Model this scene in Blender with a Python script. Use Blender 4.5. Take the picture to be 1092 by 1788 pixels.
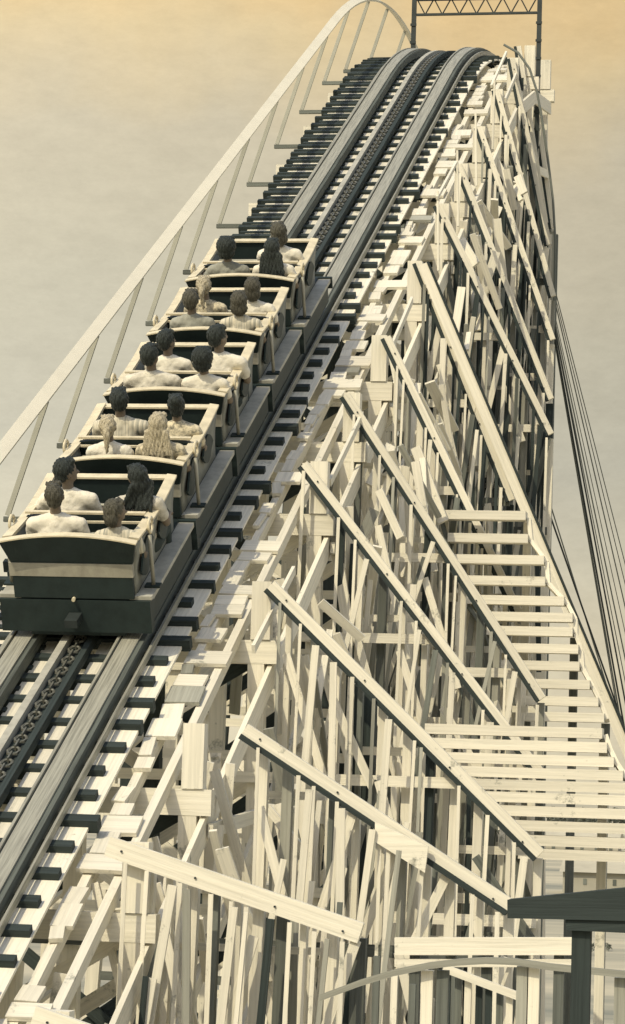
import bpy, bmesh, math, random
from mathutils import Vector, Matrix
from math import sin, cos, tan, radians, pi, sqrt, atan2
random.seed(7)
for o in list(bpy.data.objects): bpy.data.objects.remove(o)
S = bpy.context.scene
COL = S.collection
HC = 18.0                                   # height of the camera above the ground

# ------------------------------------------------------------------ camera
PSI, PIT, ROL = radians(10.2717), radians(5.4581), radians(1.7665)
CX = 7.286
cam = bpy.data.cameras.new('camera')
cam.sensor_fit = 'VERTICAL'; cam.sensor_height = 24.0
cam.lens = 24.0 * 5000.0 / 1788.0
cam.clip_end = 20000; cam.clip_start = 0.5
camo = bpy.data.objects.new('camera', cam); COL.objects.link(camo)
fwd = Vector((-sin(PSI) * cos(PIT), cos(PSI) * cos(PIT), sin(PIT)))
r0 = Vector((cos(PSI), sin(PSI), 0)); u0 = r0.cross(fwd)
rt = r0 * cos(ROL) + u0 * sin(ROL); up = u0 * cos(ROL) - r0 * sin(ROL)
M = Matrix((rt, up, -fwd)).transposed().to_4x4()
M.translation = (CX, 0, HC)
camo.matrix_world = M
S.camera = camo

# ------------------------------------------------------------------ sun, sky, exposure
SUN_DIR = Vector((-0.34, -0.72, 0.74)).normalized()      # towards the sun
sun = bpy.data.lights.new('sun', 'SUN'); sun.energy = 2.75; sun.angle = radians(0.5); sun.color = (1.0, 0.885, 0.62)
suno = bpy.data.objects.new('sun', sun); COL.objects.link(suno)
suno.rotation_euler = SUN_DIR.to_track_quat('Z', 'Y').to_euler(); suno.location = (-40, -40, 80)
W = bpy.data.worlds.new('World'); S.world = W; W.use_nodes = True
nt = W.node_tree; nt.nodes.clear()
N = nt.nodes.new; L = nt.links.new
sky = N('ShaderNodeTexSky'); sky.sky_type = 'NISHITA'; sky.sun_disc = False
sky.sun_elevation = math.asin(SUN_DIR.z); sky.sun_rotation = atan2(SUN_DIR.x, SUN_DIR.y); sky.dust_density = 3.0
b1 = N('ShaderNodeBackground'); b1.inputs['Strength'].default_value = 0.15; L(sky.outputs[0], b1.inputs[0])
tc = N('ShaderNodeTexCoord'); sx = N('ShaderNodeSeparateXYZ'); L(tc.outputs['Generated'], sx.inputs[0])
noi = N('ShaderNodeTexNoise'); noi.inputs['Scale'].default_value = 9; noi.inputs['Detail'].default_value = 5
L(tc.outputs['Generated'], noi.inputs['Vector'])
mr = N('ShaderNodeMath'); mr.operation = 'MULTIPLY_ADD'; L(noi.outputs['Fac'], mr.inputs[0]); mr.inputs[1].default_value = 0.09
L(sx.outputs['Z'], mr.inputs[2])
mp = N('ShaderNodeMapRange'); mp.inputs['From Min'].default_value = -0.1 + .045; mp.inputs['From Max'].default_value = 0.4 + .045
L(mr.outputs[0], mp.inputs['Value'])
cr = N('ShaderNodeValToRGB'); L(mp.outputs[0], cr.inputs[0])
el = cr.color_ramp.elements
def stop(z, c):
    e = el.new((z + .1) / .5); e.color = (*c, 1)
el[0].color = (.60, .56, .43, 1); el[1].color = (.80, .90, .98, 1)
stop(0.03, (.70, .62, .44)); stop(0.07, (.62, .57, .43)); stop(0.115, (.53, .50, .395)); stop(0.165, (.545, .505, .385))
stop(0.215, (.58, .515, .375)); stop(0.25, (.70, .56, .33)); stop(0.28, (.78, .54, .25)); stop(0.33, (.76, .80, .80))
mh = N('ShaderNodeMapRange'); mh.inputs['From Min'].default_value = -.30; mh.inputs['From Max'].default_value = -.06
mh.inputs['To Min'].default_value = 1.22; mh.inputs['To Max'].default_value = .96; L(sx.outputs['X'], mh.inputs['Value'])
sc_ = N('ShaderNodeVectorMath'); sc_.operation = 'SCALE'; L(cr.outputs[0], sc_.inputs[0]); 
no2 = N('ShaderNodeTexNoise'); no2.inputs['Scale'].default_value = 55; no2.inputs['Detail'].default_value = 9; no2.inputs['Roughness'].default_value = .8
ms2 = N('ShaderNodeMapping'); ms2.inputs['Scale'].default_value = (1, 1, 2.2); L(tc.outputs['Generated'], ms2.inputs[0]); L(ms2.outputs[0], no2.inputs['Vector'])
mr2 = N('ShaderNodeMapRange'); mr2.inputs['To Min'].default_value = .80; mr2.inputs['To Max'].default_value = 1.20; L(no2.outputs['Fac'], mr2.inputs['Value'])
mm2 = N('ShaderNodeMath'); mm2.operation = 'MULTIPLY'; L(mh.outputs[0], mm2.inputs[0]); L(mr2.outputs[0], mm2.inputs[1]); L(mm2.outputs[0], sc_.inputs['Scale'])
b2 = N('ShaderNodeBackground'); L(sc_.outputs[0], b2.inputs[0]); b2.inputs['Strength'].default_value = 1.0
mf = N('ShaderNodeMapRange'); mf.inputs['From Min'].default_value = .45; mf.inputs['From Max'].default_value = .75
L(sx.outputs['Z'], mf.inputs['Value'])
mx = N('ShaderNodeMixShader'); L(mf.outputs[0], mx.inputs[0]); L(b2.outputs[0], mx.inputs[1]); L(b1.outputs[0], mx.inputs[2])
wo = N('ShaderNodeOutputWorld'); L(mx.outputs[0], wo.inputs[0])
S.view_settings.view_transform = 'Standard'; S.view_settings.look = 'None'
S.view_settings.exposure = 0.0; S.view_settings.gamma = 1.0
S.cycles.max_bounces = 6; S.cycles.diffuse_bounces = 3

# ------------------------------------------------------------------ materials
def mat(name, col, rough=.7, vary=.15, scale=6.0, stretch=(1, 1, 1), bump=.15, dark=None, rnd=.12, metal=0.0, spots=0.0, attr=False):
    m = bpy.data.materials.new(name); m.use_nodes = True
    t = m.node_tree; n = t.nodes.new; l = t.links.new
    p = t.nodes['Principled BSDF']; p.inputs['Roughness'].default_value = rough; p.inputs['Metallic'].default_value = metal
    p.inputs['Specular IOR Level'].default_value = .25
    tc = n('ShaderNodeTexCoord'); mp = n('ShaderNodeMapping'); mp.inputs['Scale'].default_value = stretch
    if attr:
        at = n('ShaderNodeAttribute'); at.attribute_name = 'grain'; l(at.outputs['Vector'], mp.inputs[0])
    else: l(tc.outputs['Object'], mp.inputs[0])
    nz = n('ShaderNodeTexNoise'); nz.inputs['Scale'].default_value = scale; nz.inputs['Detail'].default_value = 6; nz.inputs['Roughness'].default_value = .65
    l(mp.outputs[0], nz.inputs['Vector'])
    cr = n('ShaderNodeValToRGB'); d = dark or tuple(c * (1 - vary * 2) for c in col)
    cr.color_ramp.elements[0].position = .30; cr.color_ramp.elements[0].color = (*d, 1)
    cr.color_ramp.elements[1].position = .58; cr.color_ramp.elements[1].color = (*col, 1)
    l(nz.outputs['Fac'], cr.inputs[0])
    oi = n('ShaderNodeObjectInfo'); mm = n('ShaderNodeMapRange'); mm.inputs['To Min'].default_value = 1 - rnd; mm.inputs['To Max'].default_value = 1.0 + rnd * .3
    l(oi.outputs['Random'], mm.inputs['Value'])
    mu = n('ShaderNodeVectorMath'); mu.operation = 'SCALE'; l(cr.outputs[0], mu.inputs[0]); l(mm.outputs[0], mu.inputs['Scale'])
    out = mu.outputs[0]
    if spots:
        n2 = n('ShaderNodeTexNoise'); n2.inputs['Scale'].default_value = 2.3; n2.inputs['Detail'].default_value = 8; n2.inputs['Roughness'].default_value = .75
        l(tc.outputs['Object'], n2.inputs['Vector'])
        c2 = n('ShaderNodeValToRGB'); c2.color_ramp.elements[0].position = .60; c2.color_ramp.elements[0].color = (0, 0, 0, 1)
        c2.color_ramp.elements[1].position = .68; c2.color_ramp.elements[1].color = (spots, spots, spots, 1); l(n2.outputs['Fac'], c2.inputs[0])
        mxx = n('ShaderNodeMix'); mxx.data_type = 'RGBA'; l(c2.outputs[0], mxx.inputs['Factor']); l(out, mxx.inputs[6]); mxx.inputs[7].default_value = (.19, .20, .17, 1)
        out = mxx.outputs[2]
    l(out, p.inputs['Base Color'])
    if bump:
        bp = n('ShaderNodeBump'); bp.inputs['Strength'].default_value = bump; bp.inputs['Distance'].default_value = .02
        l(nz.outputs['Fac'], bp.inputs['Height']); l(bp.outputs[0], p.inputs['Normal'])
    return m
WHITE = mat('white_painted_timber', (.83, .785, .66), .75, .10, 1.0, (.9, 30, 30), .35, rnd=.14, spots=.8, attr=True, dark=(.66, .63, .53))
KICK = mat('pale_grey_timber', (.40, .40, .345), .85, .15, 1.0, (.9, 30, 30), .3, rnd=.35, attr=True)
DARK = mat('tarred_timber', (.040, .053, .052), .8, .2, 1.0, (.9, 30, 30), .4, attr=True)  # dark timber; also painted shade in gaps and under the braces
GREY = mat('weathered_grey_timber', (.18, .195, .175), .85, .2, 1.0, (.9, 30, 30), .4, rnd=.4, attr=True)
RAILW = mat('rail_timber', (.125, .14, .125), .7, .25, 1.0, (1.5, 40, 40), .3, attr=True)
STRAP = mat('worn_steel_strap', (.42, .41, .34), .5, .25, 1.0, (1.5, 60, 60), .2, attr=True, metal=.2)
TAIL = mat('dull_tail_band', (.42, .40, .33), .7, .15, 6, bump=.1)
STEEL = mat('dark_steel', (.04, .05, .05), .5, .15, 6, bump=.05)
CHAINM = mat('greasy_chain_steel', (.20, .20, .17), .4, .2, 20, metal=.3)
CDARK = mat('dark_car_paint', (.026, .040, .040), .55, .15, 5, bump=.08, rnd=.1)
CLIGHT = mat('pale_car_trim', (.74, .66, .48), .55, .12, 7, bump=.1, rnd=.06, spots=.3)
CGREY = mat('grey_car_paint', (.46, .45, .39), .6, .15, 6, bump=.1, rnd=.06)
CMID = mat('mid_grey_car_panel', (.27, .275, .24), .6, .2, 5, bump=.1)
SKIN = mat('skin', (.23, .185, .14), .6, .08, 10, bump=.05, rnd=.15)
EYE = mat('dark_feature', (.03, .03, .03), .4, .05)
H_DARK = mat('dark_hair', (.045, .055, .052), .45, .4, 26, (3, 3, .5), 1.0, rnd=.1)
H_MID = mat('brown_hair', (.12, .115, .09), .5, .4, 26, (3, 3, .5), 1.0, rnd=.1)
H_FAIR = mat('fair_hair', (.62, .55, .40), .5, .35, 26, (3, 3, .5), 1.0, rnd=.1)
C_WHITE = mat('white_cloth', (.84, .79, .67), .9, .10, 9, bump=.9, rnd=.05)
C_STRIPE = mat('striped_cloth', (.74, .68, .54), .9, .1, 1.5, (28, 1, 1), .2, dark=(.16, .18, .17))
C_PALE = mat('pale_grey_cloth', (.70, .66, .56), .9, .22, 9, bump=.9, rnd=.05)
C_GREY = mat('grey_cloth', (.36, .36, .31), .9, .2, 7, bump=.35)
C_DARK = mat('dark_cloth', (.05, .065, .06), .9, .2, 7, bump=.3)
C_PRINT = mat('printed_cloth', (.78, .69, .50), .9, .1, 22, bump=.2, dark=(.05, .06, .06))

# ------------------------------------------------------------------ geometry helpers
class MB:
    """collects boxes, bars and tubes and links them as ONE mesh object"""
    def __init__(s):
        s.bm = bmesh.new(); s.g = s.bm.verts.layers.float_vector.new('grain'); s.off = random.uniform(0, 50)
    def hexa(s, c):
        v = [s.bm.verts.new(p) for p in c]
        cc = [Vector(p) for p in c]; ax = [cc[1] - cc[0], cc[3] - cc[0], cc[4] - cc[0]]
        ln = sorted(range(3), key=lambda i: -ax[i].length); s.off += 3.7
        for p in v:
            d = p.co - cc[0]; t = [d.dot(ax[i].normalized()) for i in ln]
            p[s.g] = (t[0] + s.off, t[1], t[2] + s.off)
        for f in ((0, 3, 2, 1), (4, 5, 6, 7), (0, 1, 5, 4), (1, 2, 6, 5), (2, 3, 7, 6), (3, 0, 4, 7)):
            s.bm.faces.new([v[i] for i in f])
        return s
    def box(s, x0, x1, y0, y1, z0, z1):
        return s.hexa([(x0, y0, z0), (x1, y0, z0), (x1, y1, z0), (x0, y1, z0), (x0, y0, z1), (x1, y0, z1), (x1, y1, z1), (x0, y1, z1)])
    def bar(s, p0, p1, a, b, ref=(0, 1, 0)):
        """timber from p0 to p1: a is its width across ref, b its thickness along ref"""
        p0 = Vector(p0); p1 = Vector(p1); d = (p1 - p0).normalized()
        r = Vector(ref); r = (r - d * r.dot(d)).normalized(); q = d.cross(r)
        c = []
        for p in (p0, p1):
            for i, j in ((-1, -1), (1, -1), (1, 1), (-1, 1)): c.append(p + q * (a / 2 * i) + r * (b / 2 * j))
        return s.hexa(c)
    def tube(s, pts, r, n=8, closed=False):
        pts = [Vector(p) for p in pts]; rings = []
        m = len(pts)
        for i, p in enumerate(pts):
            a = pts[(i - 1) % m] if (closed or i > 0) else p; b = pts[(i + 1) % m] if (closed or i < m - 1) else p
            d = (b - a).normalized(); ref = Vector((0, 0, 1)) if abs(d.z) < .95 else Vector((1, 0, 0))
            u = d.cross(ref).normalized(); w = u.cross(d)
            rings.append([s.bm.verts.new(p + (u * cos(2 * pi * k / n) + w * sin(2 * pi * k / n)) * r) for k in range(n)])
        rng = range(m) if closed else range(m - 1)
        for i in rng:
            for k in range(n):
                s.bm.faces.new([rings[i][k], rings[i][(k + 1) % n], rings[(i + 1) % m][(k + 1) % n], rings[(i + 1) % m][k]])
        if not closed:
            s.bm.faces.new(rings[0][::-1]); s.bm.faces.new(rings[-1])
        return s
    def sweep(s, rows):
        """rows of closed sections (same count) joined to a solid"""
        rr = [[s.bm.verts.new(p) for p in row] for row in rows]; n = len(rr[0]); t = s.off
        for i, row in enumerate(rr):
            if i: t += (row[0].co - rr[i - 1][0].co).length
            for k, p in enumerate(row): q = p.co - row[0].co; p[s.g] = (t, q.x + .3 * q.z, (q.yz.length if n else 0))
        for a, b in zip(rr[:-1], rr[1:]):
            for k in range(n): s.bm.faces.new([a[k], a[(k + 1) % n], b[(k + 1) % n], b[k]])
        s.bm.faces.new(rr[0][::-1]); s.bm.faces.new(rr[-1]); return s
    def build(s, name, m, parent=None, smooth=False):
        bmesh.ops.recalc_face_normals(s.bm, faces=s.bm.faces)
        me = bpy.data.meshes.new(name); s.bm.to_mesh(me); s.bm.free()
        if smooth:
            for f in me.polygons: f.use_smooth = True
        me.materials.append(m)
        o = bpy.data.objects.new(name, me); COL.objects.link(o)
        if parent: o.parent = parent
        return o
def empty(name, loc=(0, 0, 0), rot=(0, 0, 0)):
    o = bpy.data.objects.new(name, None); COL.objects.link(o); o.location = loc; o.rotation_euler = rot; o.empty_display_size = .2
    return o
def tag(o, label=None, cat=None, group=None, kind=None):
    for k, v in (('label', label), ('category', cat), ('group', group), ('kind', kind)):
        if v: o[k] = v
    return o
def dup_tree(root):
    r = root.copy(); COL.objects.link(r)
    for ch in list(root.children):
        c = ch.copy(); COL.objects.link(c); c.parent = r
        for g in list(ch.children):
            d = g.copy(); COL.objects.link(d); d.parent = c
    return r
def sight(x, y, Y):
    """survey point: where a picked direction meets the upright plane at distance Y"""
    d = fwd + rt * ((x - 546) / 5000) - up * ((y - 894) / 5000)
    return Vector((CX, 0, HC)) + d * (Y / d.y)

# ------------------------------------------------------------------ the hill's profile
AL = radians(27.2525); Z0 = HC - 12.7436
YC, RC = 49.2, 18.0
DOWN = radians(-38)
def deck(Y):
    """height of the rail tops and slope at distance Y"""
    if Y <= YC: return Z0 + tan(AL) * Y, AL
    zc = Z0 + tan(AL) * YC
    yo, zo = YC + RC * sin(AL), zc - RC * cos(AL)
    ye = yo + RC * sin(-DOWN)
    if Y <= ye: return zo + sqrt(RC * RC - (Y - yo) ** 2), math.asin((yo - Y) / RC)
    ze = zo + RC * cos(DOWN)
    return ze + tan(DOWN) * (Y - ye), DOWN
def tp(u, Y, n=0.0):
    z, s = deck(Y); return Vector((u, Y - sin(s) * n, z + cos(s) * n))
def stations(y0, y1, step):
    out = []; Y = y0
    while Y < y1:
        out.append(Y); Y += step * cos(deck(Y)[1])
    return out
def ribbon(mb, ua, ub, na, nb, y0, y1, step=.6):
    ys = stations(y0, y1, step) + [y1]
    rows = []
    for Y in ys:
        rows.append([tp(ua, Y, na), tp(ub, Y, na), tp(ub, Y, nb), tp(ua, Y, nb)])
    return mb.sweep(rows)

YA, YB = 13.0, 66.0
# ------------------------------------------------------------------ setting: ground
gm = mat('pale_dry_ground', (.52, .47, .35), .95, .12, .035, (.25, 1, 1), bump=0, dark=(.20, .21, .18), rnd=0)
g = MB(); g.box(-6000, 6000, -800, 9000, -1.0, 0.0); tag(g.build('ground', gm), kind='structure')

# ------------------------------------------------------------------ track
T = tag(empty('coaster_track', (0, YA, deck(YA)[0])), 'dark timber lift track with two strapped rails and a centre chain, climbing to the crest', 'coaster track')
def tpart(mb, name, m, parent=None, smooth=False):
    o = mb.build(name, m, None, smooth)
    p = parent or T
    o.parent = p
    off = -Vector((0, YA, deck(YA)[0]))
    if p is T: o.data.transform(Matrix.Translation(off))
    else: o.data.transform(Matrix.Translation(off))
    return o
GA = .545
for s in (-1, 1):
    r = tpart(ribbon(MB(), s * GA - .135, s * GA + .135, -.13, 0, YA, YB), 'rail', RAILW)
    tpart(ribbon(MB(), s * GA - .085, s * GA + .085, .003, .022, YA, YB), 'steel_strap', STRAP, r)
    tpart(ribbon(MB(), s * GA - .13, s * GA - .105, .003, .035, YA, YB), 'edge_strip', STRAP, r)
    tpart(ribbon(MB(), s * .745 - .012, s * .745 + .012, -.129, -.05, YA, YB), 'guard_strip', STRAP)
tr = tpart(ribbon(MB(), .08, .14, -.128, -.03, YA, YB), 'chain_trough', DARK)
tr = tpart(ribbon(MB(), -.175, -.10, -.128, -.02, YA, YB), 'chain_trough', CGREY)
mb = ribbon(MB(), -.10, .08, -.127, -.10, YA, YB)
tpart(mb, 'trough_floor', DARK)
ch = MB()
for i, Y in enumerate(stations(20.2, 52, .125)):
    p = tp(-.01, Y, -.07); z, sl = deck(Y)
    f = Vector((0, cos(sl), sin(sl))); w = Vector((1, 0, 0)); nn = w.cross(f)
    if i % 2: ch.bar(p - f * .07, p + f * .07, .016, .06, nn)
    else: ch.tube([p + f * .075 * cos(k * pi / 4) + w * .056 * sin(k * pi / 4) for k in range(8)], .016, 5, True)
tag(tpart(ch, 'lift_chain', CHAINM), kind='stuff')
for i, Y in enumerate(stations(19.2, 56.5, .48)):
    j = random.uniform(-.03, .03)
    b = MB(); b.bar(tp(-1.38 + j, Y, -.195), tp(.95 + random.choice((-.06, -.02, 0, .03, .08)) + random.uniform(-.03, .03), Y, -.195), random.uniform(.09, .13), .12, tp(0, Y, 1) - tp(0, Y, 0))
    tpart(b, 'tie', DARK)
for i, Y in enumerate(stations(19.42, 56.5, .48)):
    if i > 95: break
    b = MB(); b.bar(tp(-1.34 + random.uniform(-.06, .06), Y, -.21), tp(-.38, Y, -.21), .08, .11, tp(0, Y, 1) - tp(0, Y, 0))
    tpart(b, 'footboard', DARK)
for u in (-.58, .58):
    tpart(ribbon(MB(), u - .07, u + .07, -.66, -.29, YA, YB), 'stringer', WHITE)
for (ua, ub, n_) in ((-.405, -.19, -.176), (.155, .405, -.176), (.70, .975, -.20), (-1.25, -.70, -.176)):
    tpart(ribbon(MB(), ua, ub, n_ - .03, n_, YA + 6, YB - 8), 'underlay_board', WHITE)

# ------------------------------------------------------------------ right-hand catwalk of white boards
CW = tag(empty('catwalk', (0, 0, 0)), 'ragged white plank catwalk with uneven ends along the right edge of the ties', 'catwalk')
Y = 19.3
rc = random.Random(21)
while Y < 54:
    ln = rc.uniform(.22, .42); Y2 = Y + ln * cos(deck(Y)[1]); Y0_ = Y; Y = Y2
    if rc.random() < .2: continue
    n_ = -.345 + rc.uniform(-.012, .012)
    u_ = rc.choice((1.12, 1.16, 1.2, 1.26, 1.34, 1.45)) + rc.uniform(-.04, .04)
    b = MB(); a_ = tp(.985 + rc.uniform(0, .05), (Y0_ + Y2) / 2, n_); e_ = tp(u_, (Y0_ + Y2) / 2 + rc.uniform(-.02, .02), n_)
    b.bar(a_, e_, ln - .02, .04, tp(0, Y0_, 1) - tp(0, Y0_, 0)).build('plank', WHITE if rc.random() < .94 else KICK, CW)
for u in (1.08, 1.36):
    ribbon(MB(), u - .04, u + .04, -.50, -.375, 19.3, 54).build('bearer', WHITE, CW)

R = tag(empty('handrail', (0, 0, 0)), 'white handrail on slanting grey kickers along the left side of the lift track', 'handrail')
PALEG = mat('pale_support_timber', (.42, .42, .36), .8, .06, 3.0, bump=0)
PALEW = mat('sun_bleached_timber', (.84, .79, .65), .8, .04, 3.0, bump=0)
ys = stations(22, 60, .6)
MB().sweep([[tp(-1.50, Y, .985), tp(-1.485, Y, 1.02), tp(-1.355, Y, .95), tp(-1.37, Y, .915)] for Y in ys]).build('top_rail', PALEW, R)
for Y in stations(22.6, 60, 2.4):
    z = deck(Y)[0]
    MB().bar((-1.86, Y, z - .36), (-1.46, Y, z + .95), .06, .03, (0, 1, 0)).build('kicker', PALEG, R)
    MB().bar((-1.90, Y, z - .40), (-1.36, Y, z - .40), .06, .06, (0, 1, 0)).build('outrigger', GREY, R)
K = tag(empty('kerb_rail', (0, 0, 0)), 'low white kerb rail along the outer edge of the right catwalk', 'kerb rail')
for Ya_ in stations(19.6, 49.5, 2.3):
    Yb_ = Ya_ + 2.0
    for h_, w_, p_ in ((-.24, .09, .55), (.55, .05, .6 if 40 < Ya_ < 47 else .0)):
        if rc.random() > p_: continue
        a_ = Vector((1.70, Ya_, deck(Ya_)[0] + h_)); e_ = Vector((1.70 + rc.uniform(-.03, .03), Yb_, deck(Yb_)[0] + h_ + rc.uniform(-.12, .08)))
        MB().bar(a_, e_, w_, .035, (1, 0, 0)).build('board', WHITE, K)
    if 40 < Ya_ < 47:
        z = deck(Ya_)[0]; MB().bar((1.74, Ya_ + .05, z - .5), (1.735 + rc.uniform(-.05, .05), Ya_ + .05, z + .66), .05, .03, (1, 0, 0)).build('post', WHITE, K)

# ------------------------------------------------------------------ the lift hill's bents
# deck-edge station, brace foot (across, drop) as surveyed
BENTS = [
 (16.6, 3.3, -.6, 'first white trestle bent nearest the camera, low in the corner'),
 (19.0, 3.3, -.6, 'white trestle bent at the very bottom, in front of the broad flat brace'),
 (21.3, 3.4, -.6, 'white trestle bent one before the broad flat brace at the bottom'),
 (23.7, 3.50, -.66, 'white trestle bent with the broad flat brace nearest the bottom edge'),
 (25.74, 4.52, -1.52, 'white trestle bent with pale gusset panel on its gently sloping brace'),
 (28.7, 4.48, -2.64, 'white trestle bent beside the last car, brace sloping at about forty five degrees'),
 (31.8, 4.18, -3.43, 'white trestle bent beside the second car from the rear'),
 (33.9, 3.96, -3.61, 'white trestle bent beside the middle car, long brace reaching the ladder of far boards'),
 (35.88, 3.5, -3.6, 'white trestle bent beside the gap between middle car and the next one up'),
 (38.82, 3.0, -3.3, 'white trestle bent beside the leading car'),
 (41.44, 3.26, -3.41, 'white trestle bent just above the leading car on empty track'),
 (43.49, 3.05, -3.67, 'white trestle bent halfway from the leading car to the crest'),
 (45.59, 2.85, -3.5, 'white trestle bent two below the crest with steep dark edged brace'),
 (47.9, 2.62, -3.58, 'white trestle bent one below the crest with the steepest brace'),
 (50.2, 2.3, -3.4, 'white trestle bent just under the rounded crest'),
 (53.0, 1.95, -3.4, 'white trestle bent under the top of the crest'),
 (56.0, 1.8, -3.4, 'white trestle bent at the far side of the crest, mostly hidden'),
]
rb = random.Random(3)
prev = None
U0 = [1.5, 1.5, 1.45, 1.37, 2.10, 1.72, 1.45, 1.55, 1.72, 1.67, 1.56, 1.58, 1.62, 1.61, 1.6, 1.4, 1.3]
for bi, (Y, u1, dz, label) in enumerate(BENTS):
    zt = deck(Y)[0]; zb = zt - .72
    B = tag(empty('trestle_bent', (0, Y, 0)), label, 'trestle bent', 'white trestle bents carrying the lift track')
    def P(mb, name, m=WHITE, parent=None):
        o = mb.build(name, m, parent or B); o.data.transform(Matrix.Translation((0, -Y, 0))); return o
    zlow = 0.0; ub0 = U0[bi]
    P(MB().bar((-1.75, Y, zb + .02), (1.78, Y, zb + .02), .24, .16), 'cap_beam')
    # inner legs
    for u, bat in ((-1.5, -.05), (-.5, 0), (.5, 0), (1.56, .02)):
        hgt = zb - .10
        P(MB().bar((u + bat * hgt, Y, zlow), (u, Y, hgt), .17, .15), 'leg', DARK if rb.random() < .5 and u < 1 else WHITE)  # random inner legs darkened to paint in the shaded gaps
    P(MB().bar((1.60, Y - .02, zb + .145), (1.60, Y - .02, zt + .02), .20, .16), 'edge_post')
    # raking brace from the deck edge to the outer post
    zt2 = zt - .02
    w = .17 if bi <= 3 else (.105 if bi < 6 else .085)
    br = P(MB().bar((ub0, Y - .19, zt2 + .0), (u1 + .04, Y - .19, zt + dz), w, .07), 'raking_brace')
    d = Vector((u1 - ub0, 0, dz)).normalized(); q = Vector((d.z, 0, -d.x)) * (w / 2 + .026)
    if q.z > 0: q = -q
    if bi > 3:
        P(MB().bar(Vector((ub0, Y - .18, zt2)) + q, Vector((u1 + .04, Y - .18, zt + dz)) + q, .05, .13), 'batten', DARK, br)  # dark strip put in for the brace's shaded lower edge
    dv = Vector((u1 - ub0, 0, dz))
    for f in (.06, .36, .68, .95):
        c_ = Vector((ub0, Y - .228, zt2)) + dv * f
        MB().tube([c_ + Vector((0, -.012, 0)), c_ + Vector((0, .0, 0))], .010, 8).build('bolt', STEEL, br).data.transform(Matrix.Translation((0, -Y, 0)))
    # wing posts hanging below the brace
    FS = (.06, .15, .24, .33, .42, .51, .60, .69, .78, .89, 1.0)
    pp = []
    for k, f in enumerate(FS):
        u = ub0 + (u1 - ub0) * f; ztop = zt + dz * f - .05
        r_ = rb.random(); m = WHITE if (r_ < (.60 if bi < 9 else .28) or bi < 3) else ((KICK if r_ < .82 else GREY) if r_ < (.93 if bi < 9 else .48) else DARK)  # upper bents get more dark posts in place of interior shadow
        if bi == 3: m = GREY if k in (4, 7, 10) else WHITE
        ub = u + rb.uniform(-.10, .06) * (1 + .6 * (k % 2)) - .004 * ztop
        yo = .07 * (k % 2)
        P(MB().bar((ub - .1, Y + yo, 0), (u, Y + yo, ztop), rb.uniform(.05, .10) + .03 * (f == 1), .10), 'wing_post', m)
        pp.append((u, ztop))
    # ledgers and cross braces, tier by tier
    lv = [zb - 1.25, zb - 2.6, zb - 4.1, zb - 5.7, zb - 7.5, zb - 9.4, zb - 11.5]
    lv = [z for z in lv if z > .6]
    for k, z in enumerate(lv):
        drop = zt - z
        uo = ub0 + (u1 - ub0) * min(1, drop / max(.5, -dz)) if dz < -1 else u1
        P(MB().bar((-1.75, Y - .115, z), (uo, Y - .115, z), .11, .05), 'ledger', WHITE if rb.random() < .75 else GREY)
        if k < 6:
            z2 = lv[k - 1] if k else zb
            P(MB().bar((-1.5, Y + .105, z2), (.5, Y + .105, z), .14, .05), 'cross_brace', DARK if rb.random() < .5 else WHITE)  # inner braces darkened at random, shade put into their colour
            P(MB().bar((1.56, Y + .165, z2), (-.5, Y + .165, z), .14, .05), 'cross_brace', DARK if rb.random() < .4 else WHITE)
            for q_ in range(0, 9, 2):
                ua, za_ = pp[q_]; ub_, zb_ = pp[q_ + 2]
                ztp_ = min(za_, zb_, z2)
                if ztp_ < z + .5 or rb.random() < .25: continue
                if rb.random() < .5: ua, ub_ = ub_, ua
                P(MB().bar((ua, Y - .152 - .03 * ((q_ // 2) % 3) - .013 * (k % 2), ztp_), (ub_, Y - .152 - .03 * ((q_ // 2) % 3) - .013 * (k % 2), z - .2), .085, .025), 'cross_brace', WHITE if rb.random() < .8 else GREY)
    if bi > 2:
        for q_ in range(25):
            f = rb.uniform(.15, .98); f2 = max(.03, min(1.0, f + rb.uniform(-.13, .03) * (1 if q_ % 5 else 2.2)))
            za_ = zt + dz * f - .12 - rb.choice((0, 0, .8, 1.9)); zb_ = za_ - rb.uniform(1.4, 3.6)
            r_ = rb.random(); m = (WHITE if r_ < .60 else KICK if r_ < .80 else GREY if r_ < .92 else DARK) if bi < 9 else (WHITE if r_ < .42 else GREY if r_ < .6 else DARK)  # upper struts darker, painting in the shaded interior
            yq = Y + .22 + .036 * q_ if q_ < 15 else Y - .30 - .034 * (q_ - 15)
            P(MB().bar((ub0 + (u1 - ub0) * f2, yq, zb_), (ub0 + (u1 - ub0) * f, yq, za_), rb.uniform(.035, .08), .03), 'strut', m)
    if 2 < bi < 14:                                       # thin laths and short ledgers that fill the bent
        for q_ in range(9):
            f = (q_ + rb.random()) / 9; x_ = ub0 + (u1 - ub0) * f; za_ = zt + dz * f - .1; ys_ = Y - .27 - .012 * (q_ % 3)
            P(MB().bar((x_ - .05 + rb.uniform(-.05, .05), ys_, za_ - rb.uniform(2.6, 5.0)), (x_, ys_, za_), rb.uniform(.028, .045), .011), 'lath', DARK if bi > 8 and q_ % 2 else (WHITE if rb.random() < .85 else KICK))  # every other upper lath dark, its tone standing in for shade
        for q_ in range(5):
            za_ = zt - rb.uniform(.5, 1.0) - 1.05 * q_
            uo_ = ub0 + (u1 - ub0) * min(1, (zt - za_) / max(.5, -dz)); x_ = rb.uniform(ub0 - .1, max(ub0, uo_ - .5)); e_ = min(uo_, x_ + rb.uniform(.5, 1.3))
            if e_ - x_ > .25: P(MB().bar((x_, Y + .185, za_), (e_, Y + .185, za_), rb.uniform(.05, .09), .03), 'short_ledger', WHITE)
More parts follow.
